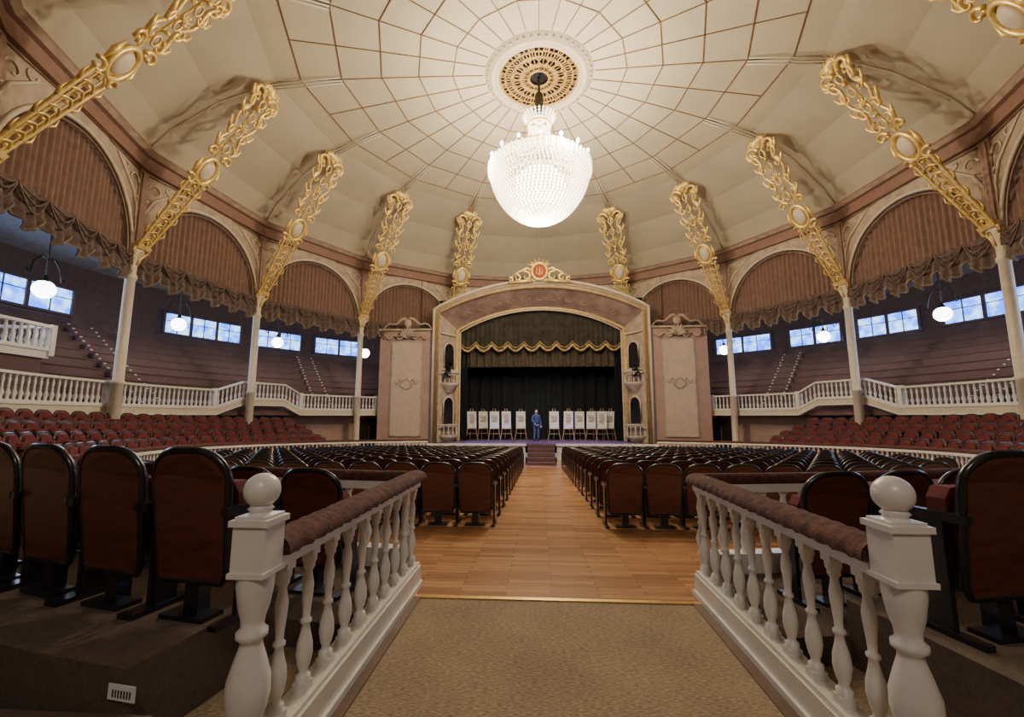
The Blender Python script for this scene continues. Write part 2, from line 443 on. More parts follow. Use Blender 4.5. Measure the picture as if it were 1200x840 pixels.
# ------------------------------------------------------------ outer walls
def arcwall(name,R,A0,A1,z0,z1,m,n=60):
    b=MB(); b.grid(lambda u,v:P(R,A0+(A1-A0)*u,z0+(z1-z0)*v),n,1,0,False); return b.build(name,[m])
arcwall('wall_right',19.0,-90,58,-1.2,7.8,M_galback)
arcwall('wall_left',19.0,122,270,-1.2,7.8,M_galback)
def lower(s_):
    b=MB(); n=80
    A0,A1=-62,58
    for i in range(n):
        a0=A0+(A1-A0)*i/n; a1=A0+(A1-A0)*(i+1)/n
        p=P(14.7,a0);q=P(14.7,a1)
        b.add([(p.x*s_,p.y,-1.2),(q.x*s_,q.y,-1.2),(q.x*s_,q.y,1.75),(p.x*s_,p.y,1.75)],[(0,1,2,3)],0)
    return b.build('wall_lower_left' if s_<0 else 'wall_lower_right',[M_pink])
lower(-1);lower(1)
for k,(s_,ac) in enumerate(((-1,26),(1,26),(-1,-8),(1,-8),(-1,47),(1,47))):
    p=P(14.62,ac); p.x*=s_
    Mx=facing(p,math.radians((ac if s_>0 else 180-ac)+90))
    zb=0.15 if ac<30 else -0.9
    b=MB(); h=1.6 if ac<30 else 2.4
    o=[(-0.62,zb),(0.62,zb)]+[(0.62*math.cos(pi*i/12),zb+h-0.62*0.8+0.5*math.sin(pi*i/12)) for i in range(13)]
    b.plate(o,0.02,0.06,0,Mx)
    b.tube([(x,0.07,z) for x,z in o[1:]+o[:1]],0.07,6,1,M=Mx)
    b.box((0,0.08,zb+h*0.4),(0.05,0.04,h*0.8),1,Mx)
    b.build('door_%d'%(k+1),[M_black,M_cornice])
for s_ in(-1,1):
    b=MB(); p=P(13.0,57);q=P(19.0,57)
    b.add([(p.x*s_,p.y,-1.2),(q.x*s_,q.y,-1.2),(q.x*s_,q.y,9.9),(p.x*s_,p.y,9.9)],[(0,1,2,3)])
    b.build('wall_gallery_end_left' if s_<0 else 'wall_gallery_end_right',[M_pink])
b=MB()
b.grid(lambda u,v:P(13.42+5.6*v,-238+296*u,9.7-2.1*v),75,1,0,False); b.build('ceiling_gallery',[M_galceil])

WN=0
def window(s_,a0,a1):
    global WN; WN+=1
    b=MB(); R=18.85; zc=6.02; h=1.05
    n=max(2,int((a1-a0)/3.6)); 
    for i in range(n):
        p=P(R,a0+(a1-a0)*i/n);q=P(R,a0+(a1-a0)*(i+1)/n)
        p.x*=s_;q.x*=s_
        d=(q-p); L=d.length; Mx=frame(p,d)
        b.add([(0,0,zc-h/2),(L,0,zc-h/2),(L,0,zc+h/2),(0,0,zc+h/2)],[(0,1,2,3)],0,False,Mx)
        for x in(0,L): b.box((x,0,zc),(0.12,0.14,h+0.1),1,Mx)
        b.box((L/2,0,zc),(0.035,0.06,h),1,Mx)
        b.box((L/2,0,zc-h/2),(L+0.1,0.16,0.10),1,Mx); b.box((L/2,0,zc+h/2),(L+0.1,0.16,0.10),1,Mx)
        b.box((L/2,0,zc+0.12),(L,0.06,0.03),1,Mx)
    b.build('window_%d'%WN,[M_pane,M_galback])
for a0,a1 in((-9,5),(16,27.5),(30,38),(40.5,50),(-30,-15)): window(-1,a0,a1)
for a0,a1 in((9,18),(20.7,28.7),(31,39),(42,52),(-9,5),(-30,-15)): window(1,a0,a1)

# ------------------------------------------------------------ columns
VA=[66,42,18,-6,-30,-54,-78]
ANG=VA+[180-a for a in VA]
b=MB()
b.lathe([(0.26,-1.0),(0.26,-0.5),(0.2,-0.4),(0.17,-0.3),(0.155,2.5),(0.18,2.52),(0.18,2.6),(0.15,2.62),(0.14,5.9),(0.18,5.95),(0.18,6.05),(0.14,6.1),(0.15,6.45),(0.20,6.6),(0.27,6.85),(0.28,6.95),(0.2,7.0)],14,0)
for k in range(8):
    t=2*pi*k/8
    b.tube([(0.15*math.cos(t),0.15*math.sin(t),6.4),(0.20*math.cos(t),0.20*math.sin(t),6.65),(0.31*math.cos(t),0.31*math.sin(t),6.82),(0.28*math.cos(t),0.28*math.sin(t),6.72)],0.03,5,1)
b.box((0,0,7.0),(0.55,0.55,0.1),0)
b.box((0.05,0,8.4),(0.26,0.36,2.75),2); b.box((-0.10,0,8.4),(0.08,0.22,2.4),2)
COL=b.mesh('iron_column',[M_cream,M_gold,M_pink])
for a in ANG:
    if a in(66,114): continue
    inst('iron_column',COL,facing(P(13.4,a,0),math.radians(a)))

# ------------------------------------------------------------ gold brackets
def bracket_mesh():
    b=MB()
    def sp(cu,cv,r0,r1,t0,t1,rad,n=22,mi=0):
        for sgn in(-1,1):
            pts=[];rs=[]
            for i in range(n+1):
                q=i/n; r=r0+(r1-r0)*q; t=t0+(t1-t0)*q
                pts.append((cu+r*math.cos(t),sgn*(cv+r*math.sin(t)),0.05*math.sin(q*pi))); rs.append(rad*(1.15-0.75*q))
            b.tube(pts,rs,6,mi)
            b.ball((pts[-1][0],pts[-1][1],0),rad*1.3,mi,6,4)
    def rail(fn,u0,u1,rad,n=30,mi=0):
        for sgn in(-1,1):
            b.tube([(u0+(u1-u0)*i/n,sgn*fn(i/n),0) for i in range(n+1)],rad,6,mi)
    rail(lambda q:0.19+0.13*q,0.05,2.75,0.048)
    rail(lambda q:0.09+0.05*q,0.05,2.75,0.020)
    for i in range(9):
        u=0.2+i*0.3; w=0.19+0.13*(u/2.75)
        b.tube([(u,-w,0),(u+0.12,-w*0.5,0.03),(u+0.17,0,0.05),(u+0.12,w*0.5,0.03),(u,w,0)],0.026,5)
        b.ball((u+0.05,0,0.02),0.05,0,6,4)
    b.box((0.05,0,0),(0.14,0.54,0.16),0)
    sp(-0.12,0.16,0.15,0.03,0,4.5,0.045)
    for i in range(4):
        u=0.5+0.6*i; w=0.23+0.13*(u/2.75)
        for sgn in(-1,1): b.tube([(u,sgn*w,0),(u+0.15,sgn*(w+0.12),0.02),(u+0.32,sgn*(w+0.08),0)],[0.045,0.03,0.01],5)
    oc=[(3.30+0.48*math.cos(t),0.34*math.sin(t),0.04) for t in [2*pi*i/28 for i in range(28)]]
    b.tube(oc,0.07,7,0,closed=True)
    b.ball((3.30,0,0.04),0.27,1,16,8,sc3=(1.3,0.92,0.40))
    b.ball((3.30,0,0.0),0.33,0,14,6,sc3=(1.3,0.95,0.12))
    sp(2.78,0.34,0.20,0.04,pi*0.3,-pi*1.3,0.055)
    sp(3.95,0.40,0.22,0.04,-pi*0.5,pi*1.2,0.06)
    for sgn in(-1,1): b.tube([(3.0,sgn*0.40,0),(3.3,sgn*0.48,0.04),(3.65,sgn*0.42,0)],[0.02,0.07,0.02],6)
    rail(lambda q:0.22+0.18*math.sin(q*pi*2.5)**2+0.12*q,3.85,6.6,0.05,40)
    for k,u in enumerate((4.3,5.0,5.7,6.3)):
        s1=1+0.12*k
        sp(u,0.24*s1,0.21*s1,0.04,pi*(1 if k%2 else 0),pi*(1 if k%2 else 0)+4.6*(-1 if k%2 else 1),0.048)
        b.tube([(u+0.16*math.cos(t),0.12*math.sin(t),0.05) for t in [2*pi*i/14 for i in range(14)]],0.03,5,0,closed=True)
        b.ball((u+0.35,0,0.05),0.07,0,8,5)
        for sgn in(-1,1):
            w=0.42*s1
            b.tube([(u-0.1,sgn*w*0.8,0),(u+0.08,sgn*(w+0.08),0.04),(u+0.28,sgn*(w+0.16),0.02),(u+0.34,sgn*(w+0.06),0)],[0.055,0.055,0.03,0.01],6)
    sp(6.50,0.44,0.30,0.05,-pi*0.5,pi*1.4,0.07,28)
    sp(6.80,0.24,0.20,0.04,-pi*0.5,pi*1.3,0.055)
    for k in range(-3,4):
        t=k*0.33; 
        b.tube([(6.6,0,0),(6.8+0.1*math.cos(t),0.25*math.sin(t),0.06),(6.6+0.5*math.cos(t),0.62*math.sin(t),0.0)],[0.045,0.06,0.015],6)
    for k in range(-2,3):
        t=k*0.5; b.tube([(5.1,0,0.05),(5.1+0.3*math.cos(t),0.3*math.sin(t),0.09)],[0.055,0.015],5)
    b.box((1.4,0,-0.06),(2.7,0.06,0.04),0); b.box((5.3,0,-0.06),(2.9,0.05,0.04),0)
    return b.mesh('ornate_gold_bracket',[M_gold,M_cream])
BR=bracket_mesh()
for a in ANG:
    p0=P(13.15,a,6.98); p1=P(9.35,a,12.80)
    U=(p1-p0).normalized(); t=math.radians(a); V=Vector((-math.sin(t),math.cos(t),0)); W=U.cross(V)
    if W.z>0: V=-V; W=-W
    Mx=Matrix((U,V,W)).transposed().to_4x4(); Mx.translation=p0
    inst('ornate_gold_bracket',BR,Mx)

# ------------------------------------------------------------ arches, spandrels, drapes
def arch_z(s): 
    q=max(0.0,1-(s/2.60)**2); return 6.75+2.6*math.sqrt(q)
def bay_frame(a):
    t=math.radians(a); c=P(13.4*math.cos(math.radians(12)),a,0)
    x=Vector((-math.sin(t),math.cos(t),0)); z=Vector((0,0,1)); 
    y=Vector((math.cos(t),math.sin(t),0))
    M=Matrix((x,y,z)).transposed().to_4x4(); M.translation=c; return M
bm=MB()
ns=60
for i in range(ns):
    s0=-2.79+5.58*i/ns; s1=-2.79+5.58*(i+1)/ns
    bm.add([(s0,0,arch_z(s0)),(s1,0,arch_z(s1)),(s1,0,9.95),(s0,0,9.95)],[(0,1,2,3)],0)
    bm.add([(s0,0,arch_z(s0)),(s1,0,arch_z(s1)),(s1,0.25,arch_z(s1)),(s0,0.25,arch_z(s0))],[(0,1,2,3)],0)
arc=[(2.60*math.cos(pi*i/40),-0.03,6.75+2.6*math.sin(pi*i/40)) for i in range(41)]
bm.tube(arc,0.06,6,2)
arc=[(2.45*math.cos(pi*i/40),0.0,6.75+2.45*math.sin(pi*i/40)) for i in range(41)]
bm.tube(arc,0.03,5,1)
for sgn in(-1,1):
    def spir(cx,cz,r,t0,t1,rad,mi=3):
        bm.tube([(sgn*(cx+(r*(1-0.8*i/16))*math.cos(t0+(t1-t0)*i/16)),-0.03,cz+(r*(1-0.8*i/16))*math.sin(t0+(t1-t0)*i/16)) for i in range(17)],[rad*(1-0.6*i/16) for i in range(17)],5,mi)
    spir(2.30,9.15,0.28,0,5.0,0.045); spir(1.85,9.45,0.20,pi,pi+5,0.035); spir(2.52,8.55,0.16,pi/2,-4,0.03)
    bm.tube([(sgn*2.62,-0.03,7.7),(sgn*2.60,-0.03,8.3),(sgn*2.35,-0.03,8.8),(sgn*1.8,-0.03,9.25),(sgn*1.3,-0.03,9.62)],[0.015,0.04,0.05,0.04,0.01],5,3)
    bm.tube([(sgn*2.6,-0.03,9.6),(sgn*1.0,-0.03,9.68)],0.025,5,1)
SP=bm.mesh('spandrel',[M_spandrel,M_goldline,M_cream,M_cream])
bm=MB()
def drape(u,v):
    s=-2.55+5.1*u; zt=arch_z(s)-0.02; z=6.55+(zt-6.55)*v
    return (s,0.16+0.05*math.sin(s*2*pi/0.20)+0.02*math.sin(s*7.1),z)
bm.grid(drape,230,3,0)
NSC=6
def valance(u,v):
    s=-2.72+5.44*u; ph=abs(math.sin(u*pi*NSC)); 
    zb=6.32-0.48*ph**0.75
    z=zb+(6.85-zb)*v
    return (s,0.02-0.08*math.sin(s*2*pi/0.30)*(1-0.6*v)-0.10*(1-v)*ph,z+0.04*math.sin(s*21)*(1-v))
bm.grid(valance,230,4,1)
pts=[Vector(valance(i/230,0)) for i in range(231)]
bm.tube(pts,0.035,4,2)
def swagline(k):
    u0=k/NSC;u1=(k+1)/NSC
    for q in(0.3,0.6,0.95):
        bm.tube([(-2.72+5.44*(u0+(u1-u0)*j/10),-0.07-0.06*math.sin(pi*j/10),6.82-(0.62*q)*math.sin(pi*j/10)) for j in range(11)],0.024,4,1)
for k in range(NSC): swagline(k)
DR=bm.mesh('arch_drape',[M_curt,M_val,M_fringe])
bays=[54,30,6,-18,-42,-66]
for a in bays+[180-x for x in bays]+[-90]:
    Mx=bay_frame(a)
    inst('wall_spandrel',SP,Mx); inst('arch_drape',DR,Mx)
for a in(78,102):
    b=MB(); b.box((0,0.05,9.2),(5.6,0.1,1.7),0)
    for k in range(5): b.plate([(-2.3+k*1.1-0.4,8.6),(-2.3+k*1.1+0.4,8.6),(-2.3+k*1.1+0.4,9.6),(-2.3+k*1.1-0.4,9.6)],-0.03,0.01,1)
    b.build('wall_stage_upper',[M_spandrel,M_cream],M=bay_frame(a))

def polyR(k,r): return P(r,66+24*k)
b=MB()
prof=[(13.42,9.70,0),(13.25,9.72,0),(13.25,9.80,1),(13.30,9.82,0),(13.30,10.16,0),(13.18,10.2,1),(13.05,10.3,0),(13.05,10.38,1),(13.35,10.45,0)]
vs=[]
for k in range(15):
    for r,z,m in prof:
        p=polyR(k,r); vs.append((p.x,p.y,z))
n=len(prof)
for k in range(15):
    for j in range(n-1):
        l=(k+1)%15
        b.add([vs[k*n+j],vs[l*n+j],vs[l*n+j+1],vs[k*n+j+1]],[(0,1,2,3)],prof[j][2])
b.build('trim_cornice',[M_cornice,M_spandrel])

# ------------------------------------------------------------ ceiling (15 flat-faceted sectors)
b=MB()
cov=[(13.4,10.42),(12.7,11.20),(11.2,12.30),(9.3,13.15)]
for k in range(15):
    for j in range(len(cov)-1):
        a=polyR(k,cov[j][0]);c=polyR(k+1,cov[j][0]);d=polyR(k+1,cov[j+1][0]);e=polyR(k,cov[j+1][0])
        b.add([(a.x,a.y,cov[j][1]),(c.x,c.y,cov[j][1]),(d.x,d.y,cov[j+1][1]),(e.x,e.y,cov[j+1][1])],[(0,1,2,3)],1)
def cz(r): return 13.75-0.60*(r/9.3)**1.3
RR=[9.3,8.4,7.0,5.6,4.3,3.1,2.0]
for k in range(15):
    for j in range(len(RR)-1):
        a=polyR(k,RR[j]);c=polyR(k+1,RR[j]);d=polyR(k+1,RR[j+1]);e=polyR(k,RR[j+1])
        b.add([(a.x,a.y,cz(RR[j])),(c.x,c.y,cz(RR[j])),(d.x,d.y,cz(RR[j+1])),(e.x,e.y,cz(RR[j+1]))],[(0,1,2,3)],0)
    a=polyR(k,2.0);c=polyR(k+1,2.0);d=polyR(k+1,1.6);e=polyR(k,1.6)
    b.add([(a.x,a.y,cz(2.0)),(c.x,c.y,cz(2.0)),(d.x,d.y,cz(1.6)),(e.x,e.y,cz(1.6))],[(0,1,2,3)],0)
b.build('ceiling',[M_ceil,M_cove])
b=MB()
def gp(k,h,r):
    p=polyR(k,r) if h==0 else polyR(k,r).lerp(polyR(k+1,r),0.5)
    return Vector((p.x,p.y,cz(r)-0.008))
for k in range(15):
    for h in(0,1):
        b.tube([gp(k,h,r) for r in(2.0,3.1,4.3,5.6,7.0,8.4,9.25 if h==0 else 8.4)][:7 if h==0 else 6],0.021,4)
for r in(3.1,4.3,5.6,7.0,8.4):
    for k in range(15):
        b.tube([gp(k,0,r),gp(k+1,0,r)],0.021,4)
b.build('trim_ceiling_grid',[M_goldline])
b=MB()
for k in range(15):
    p=[polyR(k,r) for r,z in cov]
    b.tube([(q.x,q.y,z-0.03) for q,(r,z) in zip(p,cov)],0.035,5,0)
    t=math.radians(66+24*k); V=Vector((-math.sin(t),math.cos(t),0))*0.13
    for s_ in(-1,0,1):
        b.tube([P(9.5,66+24*k,12.95)+V*s_,P(7.0,66+24*k,cz(7.0)-0.06)+V*s_],0.022,5,1)
b.build('trim_cove_ribs',[M_cream,M_white])

b=MB(); T=Matrix.Translation((0,CY,13.66))
b.lathe([(1.98,0.05),(1.9,-0.05),(1.78,-0.08),(1.74,-0.14),(1.68,-0.15),(1.62,-0.10),(1.56,-0.10),(1.50,-0.16),(1.45,-0.14),(1.43,0.0)],64,0,T)
b.lathe([(1.45,0.02),(0.0,0.02)],48,2,T)
for i in range(48):
    t=2*pi*i/48; b.ball((1.84*math.cos(t),1.84*math.sin(t),-0.07),0.06,0,6,4,T)
for r in(0.35,0.62,0.98,1.22,1.40):
    b.tube([(r*math.cos(2*pi*i/48),r*math.sin(2*pi*i/48),-0.05) for i in range(48)],0.034,5,1,closed=True,M=T)
for i in range(16):
    t=2*pi*i/16
    for r,q in((0.48,0.10),(0.80,0.15),(1.10,0.13),(1.31,0.09)):
        tt=t+(pi/16 if q in(0.15,0.09) else 0)
        cx,cy=r*math.cos(tt),r*math.sin(tt)
        b.tube([(cx+q*math.cos(2*pi*k/12),cy+q*math.sin(2*pi*k/12),-0.05) for k in range(12)],0.030,4,1,closed=True,M=T)
    b.tube([(0.35*math.cos(t),0.35*math.sin(t),-0.05),(1.40*math.cos(t),1.40*math.sin(t),-0.05)],0.022,4,1,M=T)
    t+=pi/16
    b.tube([(0.62*math.cos(t),0.62*math.sin(t),-0.05),(1.40*math.cos(t),1.40*math.sin(t),-0.05)],0.018,4,1,M=T)
M_rosegold=mat('rose_gilding',(0.42,0.27,0.09),0.5,metal=0.3,var=0.2)
b.build('ceiling_rose',[M_cream,M_rosegold,M_black])

# ------------------------------------------------------------ chandelier
CH=empty('crystal_chandelier',(0,CY,0))
b=MB()
b.tube([(0,0,13.65),(0,0,12.0)],0.045,8,1)
b.lathe([(0.05,13.1),(0.15,12.95),(0.15,12.5),(0.22,12.42),(0.05,12.3)],12,1)
for r,z in((0.42,11.75),(1.50,10.35),(1.62,10.10),(1.5,9.5),(0.7,8.5)):
    b.tube([(r*math.cos(2*pi*i/48),r*math.sin(2*pi*i/48),z) for i in range(48)],0.04,6,2,closed=True)
for i in range(16):
    t=2*pi*i/16
    b.tube([(q*math.cos(t),q*math.sin(t),z) for q,z in((1.45,10.25),(1.64,10.15),(1.74,10.15),(1.74,10.24))],0.03,5,2)
b.build('frame',[M_iron,M_iron,M_gold],parent=CH)
b=MB()
def bead(x,y,z,r):
    b.add([(x+r,y,z),(x,y+r,z),(x-r,y,z),(x,y-r,z),(x,y,z+r*1.4),(x,y,z-r*1.4)],[(0,1,4),(1,2,4),(2,3,4),(3,0,4),(1,0,5),(2,1,5),(3,2,5),(0,3,5)],0)
for i in range(24):
    t=2*pi*i/24
    for k in range(18):
        q=k/17; r=0.34+1.16*(q**1.7); z=11.75-1.45*q**0.7
        bead(r*math.cos(t),r*math.sin(t),z,0.045)
    for k in range(5): bead((0.36+0.05*k)*math.cos(t),(0.36+0.05*k)*math.sin(t),11.8+0.07*k,0.045)
    bead(0.18*math.cos(t),0.18*math.sin(t),12.0,0.045)
rows=30
for j in range(rows):
    q=j/(rows-1); ph=q*pi/2
    r=1.72*math.cos(ph)**0.95 if q<1 else 0.03
    z=10.12-1.92*math.sin(ph)**1.05
    n=max(4,int(2*pi*r/0.135))
    for i in range(n):
        t=2*pi*(i+0.5*(j%2))/n
        bead(r*math.cos(t),r*math.sin(t),z,0.060)
for i in range(60):
    t=2*pi*i/60
    for k in range(3): bead(1.78*math.cos(t),1.78*math.sin(t),10.12-0.11*k,0.05)
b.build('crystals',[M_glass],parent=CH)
b=MB()
for i in range(16):
    t=2*pi*i/16
    b.ball((1.74*math.cos(t),1.74*math.sin(t),10.32),0.06,0,8,6,None,(1,1,1.5))
b.ball((0,0,9.45),0.9,0,20,10,None,(1,1,0.75))
b.build('bulbs',[M_bulb],parent=CH)
def plight(name,loc,e,col,r=0.15):
    l=bpy.data.lights.new(name,'POINT'); l.energy=e; l.color=col; l.shadow_soft_size=r
    o=bpy.data.objects.new(name,l); o.location=loc; sc.collection.objects.link(o); 
    return o
WARM=(1.0,0.84,0.60)
for i in range(4):
    t=2*pi*i/4+0.4; plight('chandelier_lamp',(2.1*math.cos(t),CY+2.1*math.sin(t),10.2),620,WARM,0.25)
plight('chandelier_lamp',(0,CY,7.8),1800,WARM,0.3)

# ------------------------------------------------------------ globe lamps
b=MB()
b.ball((0,0,0),0.27,0,18,10); b.lathe([(0.02,0.45),(0.08,0.3),(0.13,0.26),(0.13,0.20)],12,1)
b.tube([(0,0,0.4),(0,0,2.4)],0.02,5,1)
for s_ in(-1,1): b.tube([(0,0,0.9),(0,s_*0.2,1.0),(0,s_*0.42,0.75),(0,s_*0.5,0.35),(0,s_*0.62,0.5)],0.022,5,1)
GL=b.mesh('globe_pendant_lamp',[M_globe,M_iron])
for a in(-10,9,27,46):
    for s_ in(-1,1):
        p=P(15.0,a,5.25); p.x*=s_
        inst('globe_pendant_lamp',GL,facing(p,math.radians(a if s_>0 else 180-a)))
        plight('globe_light',p+Vector((0,0,-0.4)),50,(0.95,0.95,1.0),0.2)
for s_ in(-1,1):
    for a in(-10,14,38):
        l=bpy.data.lights.new('daylight','AREA'); l.energy=150; l.color=(0.5,0.72,1.0); l.shape='RECTANGLE'; l.size=6; l.size_y=1.0
        o=bpy.data.objects.new('daylight',l); sc.collection.objects.link(o)
        p=P(18.6,a,6.0); p.x*=s_; o.location=p
        d=Vector((0,CY,3.0))-p; o.rotation_euler=d.to_track_quat('-Z','Y').to_euler()

# ------------------------------------------------------------ proscenium
def seg_arch(x,hw,spring,top):
    rise=top-spring; R=(hw*hw+rise*rise)/(2*rise)
    if abs(x)>=hw: return spring
    return top-R+math.sqrt(R*R-x*x)
Y0=24.0
b=MB()
for s_ in(-1,1):
    b.box((s_*7.55,Y0+0.35,2.75),(3.1,0.7,7.3),0)
    b.box((s_*7.55,Y0+0.33,-0.6),(3.2,0.8,0.9),1)
    b.box((s_*7.55,Y0+0.3,6.40),(3.2,0.85,0.10),2)
    b.box((s_*7.55,Y0+0.3,0.0),(3.2,0.82,0.08),1)
    b.box((s_*7.5,Y0-0.02,3.1),(1.7,0.06,5.3),1)
    for dx in(-0.85,0.85): b.box((s_*7.5+dx,Y0-0.06,3.1),(0.06,0.05,5.3),2)
    for z in(0.45,5.75): b.box((s_*7.5,Y0-0.06,z),(1.76,0.05,0.06),2)
    for k in range(-4,5):
        t=k*0.36
        b.tube([(s_*7.5,Y0-0.15,5.9),(s_*7.5+0.3*math.sin(t),Y0-0.22,6.0+0.3*math.cos(t)),(s_*7.5+0.6*math.sin(t),Y0-0.18,5.9+0.65*math.cos(t))],[0.04,0.08,0.02],6,3)
    for q in(-1,1):
        b.tube([(s_*7.5+q*(0.04+0.28*math.sin(pi*i/10)),Y0-0.08,3.0+0.6*i/10) for i in range(11)],0.04,6,3)
        b.tube([(s_*7.5+q*(0.3+0.35*i/8),Y0-0.08,3.45+0.15*math.sin(i*0.8)) for i in range(9)],0.028,5,3)
        b.tube([(s_*7.5+q*(0.1+1.35*i/12),Y0-0.12,6.5+0.5*(1-i/12)+0.09*math.sin(i*0.9)) for i in range(13)],[0.09-0.005*i for i in range(13)],6,3)
        b.tube([(s_*7.5+q*(0.3+1.0*i/12),Y0-0.12,5.95-0.12*math.sin(i*0.9)) for i in range(13)],[0.07-0.004*i for i in range(13)],6,3)
    b.ball((s_*7.5,Y0-0.12,6.75),0.22,3,12,8,sc3=(1,0.5,1.2))
b.build('proscenium_pier',[M_pink,M_panel,M_spandrel,M_spandrel])
b=MB(); n=64; HO=6.0
for i in range(n):
    x0=-HO+2*HO*i/n;x1=-HO+2*HO*(i+1)/n
    def zt(x): return seg_arch(x,HO,7.55,9.12)
    def zb(x): return seg_arch(x,5.72,7.30,8.72) if abs(x)<5.72 else 7.3
    za0,za1=zb(x0),zb(x1)
    if min(abs(x0),abs(x1))>=5.6: za0=za1=-0.9
    b.add([(x0,Y0-0.15,za0),(x1,Y0-0.15,za1),(x1,Y0-0.15,zt(x1)),(x0,Y0-0.15,zt(x0))],[(0,1,2,3)],0)
    b.add([(x0,Y0-0.15,zt(x0)),(x1,Y0-0.15,zt(x1)),(x1,Y0+0.8,zt(x1)),(x0,Y0+0.8,zt(x0))],[(0,1,2,3)],0)
def archline(hw,spring,top,z0,n=40):
    o=[(-hw,z0),(-hw,spring)]+[(-hw+2*hw*i/n,seg_arch(-hw+2*hw*i/n,hw,spring,top)) for i in range(1,n)]+[(hw,spring),(hw,z0)]
    return o
for hw,sp_,tp,rad,mi,yy in((5.97,7.55,9.12,0.09,2,-0.2),(5.72,7.30,8.72,0.05,1,-0.2),(5.85,7.42,8.92,0.03,1,-0.18)):
    b.tube([(x,Y0+yy,z) for x,z in archline(hw,sp_,tp,-0.9)],rad,6,mi)
b.build('proscenium_arch',[M_spandrel,M_rosegold,M_cream])
b=MB()
def outl(hw,spring,top,z0):
    pts=[(-hw,z0+(spring-z0)*i/10) for i in range(11)]
    pts+=[(-hw+2*hw*i/40,seg_arch(-hw+2*hw*i/40,hw,spring,top)) for i in range(1,40)]
    pts+=[(hw,spring-(spring-z0)*i/10) for i in range(11)]
    return pts
Y1=25.3
IH,IS,IT=4.85,6.60,7.88
A=outl(5.70,7.30,8.72,-0.9);B=outl(IH,IS,IT,-0.9)
for i in range(len(A)-1):
    side=(i<10 or i>=len(A)-11)
    b.add([(A[i][0],Y0-0.1,A[i][1]),(A[i+1][0],Y0-0.1,A[i+1][1]),(B[i+1][0],Y1,B[i+1][1]),(B[i][0],Y1,B[i][1])],[(0,1,2,3)],0 if side else 1)
b.tube([(x,Y1-0.05,z) for x,z in B],0.10,8,2)
b.tube([(x*0.97,Y1-0.1,z-0.12 if z>6.5 else z) for x,z in B],0.045,6,3)
for k in range(-5,6):
    x=k*0.85; z=seg_arch(x,5.1,6.95,8.25)
    b.tube([(x+0.3*math.cos(t)*(1-t/9),Y0+0.55,z+0.18*math.sin(t)*(1-t/9)) for t in [i*0.5 for i in range(14)]],[0.025*(1-i/18) for i in range(14)],5,0)
for s_ in(-1,1):
    p=Vector((s_*(5.70+IH)/2,(Y0-0.1+Y1)/2-0.02,0)); xd=Vector((IH*s_-5.70*s_,Y1-Y0+0.1,0)).normalized()
    Mx=frame(p,xd)
    toward = -1 if (Mx.to_3x3()@Vector((0,1,0))).x*s_>0 else 1
    for zb_,h in((4.2,1.5),(1.1,1.5)):
        o=[(-0.42,zb_),(0.42,zb_)]+[(0.42*math.cos(pi*i/12),zb_+h-0.42+0.42*math.sin(pi*i/12)) for i in range(13)]
        b.plate(o,0.02*toward,0.05*toward,4,Mx)  # flat black plate, stands in for the shade inside a recessed niche
        b.tube([(x,0.08*toward,z) for x,z in o],0.05,6,3,closed=True,M=Mx)
        b.box((0,0.0,zb_-0.1),(1.2,0.5,0.12),3,Mx)
    for zc in(3.0,0.1):
        pr=[(0.15,-0.45),(0.5,-0.1),(0.62,0.0),(0.62,0.08)]
        b.lathe(pr,16,3,Mx@Matrix.Translation((0,0,zc+0.3)))
        b.tube([(0.6*math.cos(t),0.6*math.sin(t),zc+0.95) for t in [2*pi*i/20 for i in range(20)]],0.04,5,3,closed=True,M=Mx)
        for i in range(14):
            t=2*pi*i/14; b.lathe(bal_low(0.6,0.9),6,3,Mx@Matrix.Translation((0.58*math.cos(t),0.58*math.sin(t),zc+0.36)))
    for z in(6.2,3.9,0.9): b.box((0,0.04*toward,z),(1.4,0.16,0.08),3,Mx)
    b.tube([(s_*(IH+0.05),Y1-0.2,0.1),(s_*(IH+0.05),Y1-0.2,6.5)],0.10,10,2)
M_dullgold=mat('aged_gilding',(0.62,0.45,0.20),0.5,metal=0.3,var=0.2)
b.build('proscenium_reveal',[M_spandrel,M_mural,M_dullgold,M_cream,M_black])
for s_ in(-1,1):
    b=MB()
    for k in range(3):
        p=Vector((s_*(5.1-0.05*k),Y0+0.1,3.7+0.28*k))
        Mx=Matrix.Translation(p)@Matrix.Rotation(0.6*s_+0.3*k,4,'Z')@Matrix.Rotation(1.2,4,'X')
        b.lathe([(0.0,0.0),(0.09,0.0),(0.09,0.25),(0.13,0.27),(0.13,0.36)],10,0,Mx)
    b.tube([(s_*5.1,Y0+0.35,3.3),(s_*5.1,Y0+0.35,4.6)],0.03,6,0)
    b.build('stage_spotlights',[M_black])
b=MB()
cz0=9.35
b.tube([(0.42*math.cos(t),Y0-0.35,cz0+0.25+0.48*math.sin(t)) for t in [2*pi*i/24 for i in range(24)]],0.09,7,0,closed=True)
b.ball((0,Y0-0.3,cz0+0.25),0.40,1,14,8,sc3=(1,0.4,1.15))
b.tube([(0,Y0-0.5,cz0),(0,Y0-0.5,cz0+0.5)],0.04,6,0); b.tube([(-0.15,Y0-0.5,cz0+0.45),(-0.18,Y0-0.5,cz0+0.1),(0,Y0-0.5,cz0),(0.18,Y0-0.5,cz0+0.1),(0.15,Y0-0.5,cz0+0.45)],0.035,6,0)
for k in range(-3,4):
    t=k*0.4; b.tube([(0.35*math.sin(t),Y0-0.3,cz0+0.6),(0.7*math.sin(t),Y0-0.35,cz0+0.5+0.5*math.cos(t))],[0.10,0.03],6,0)
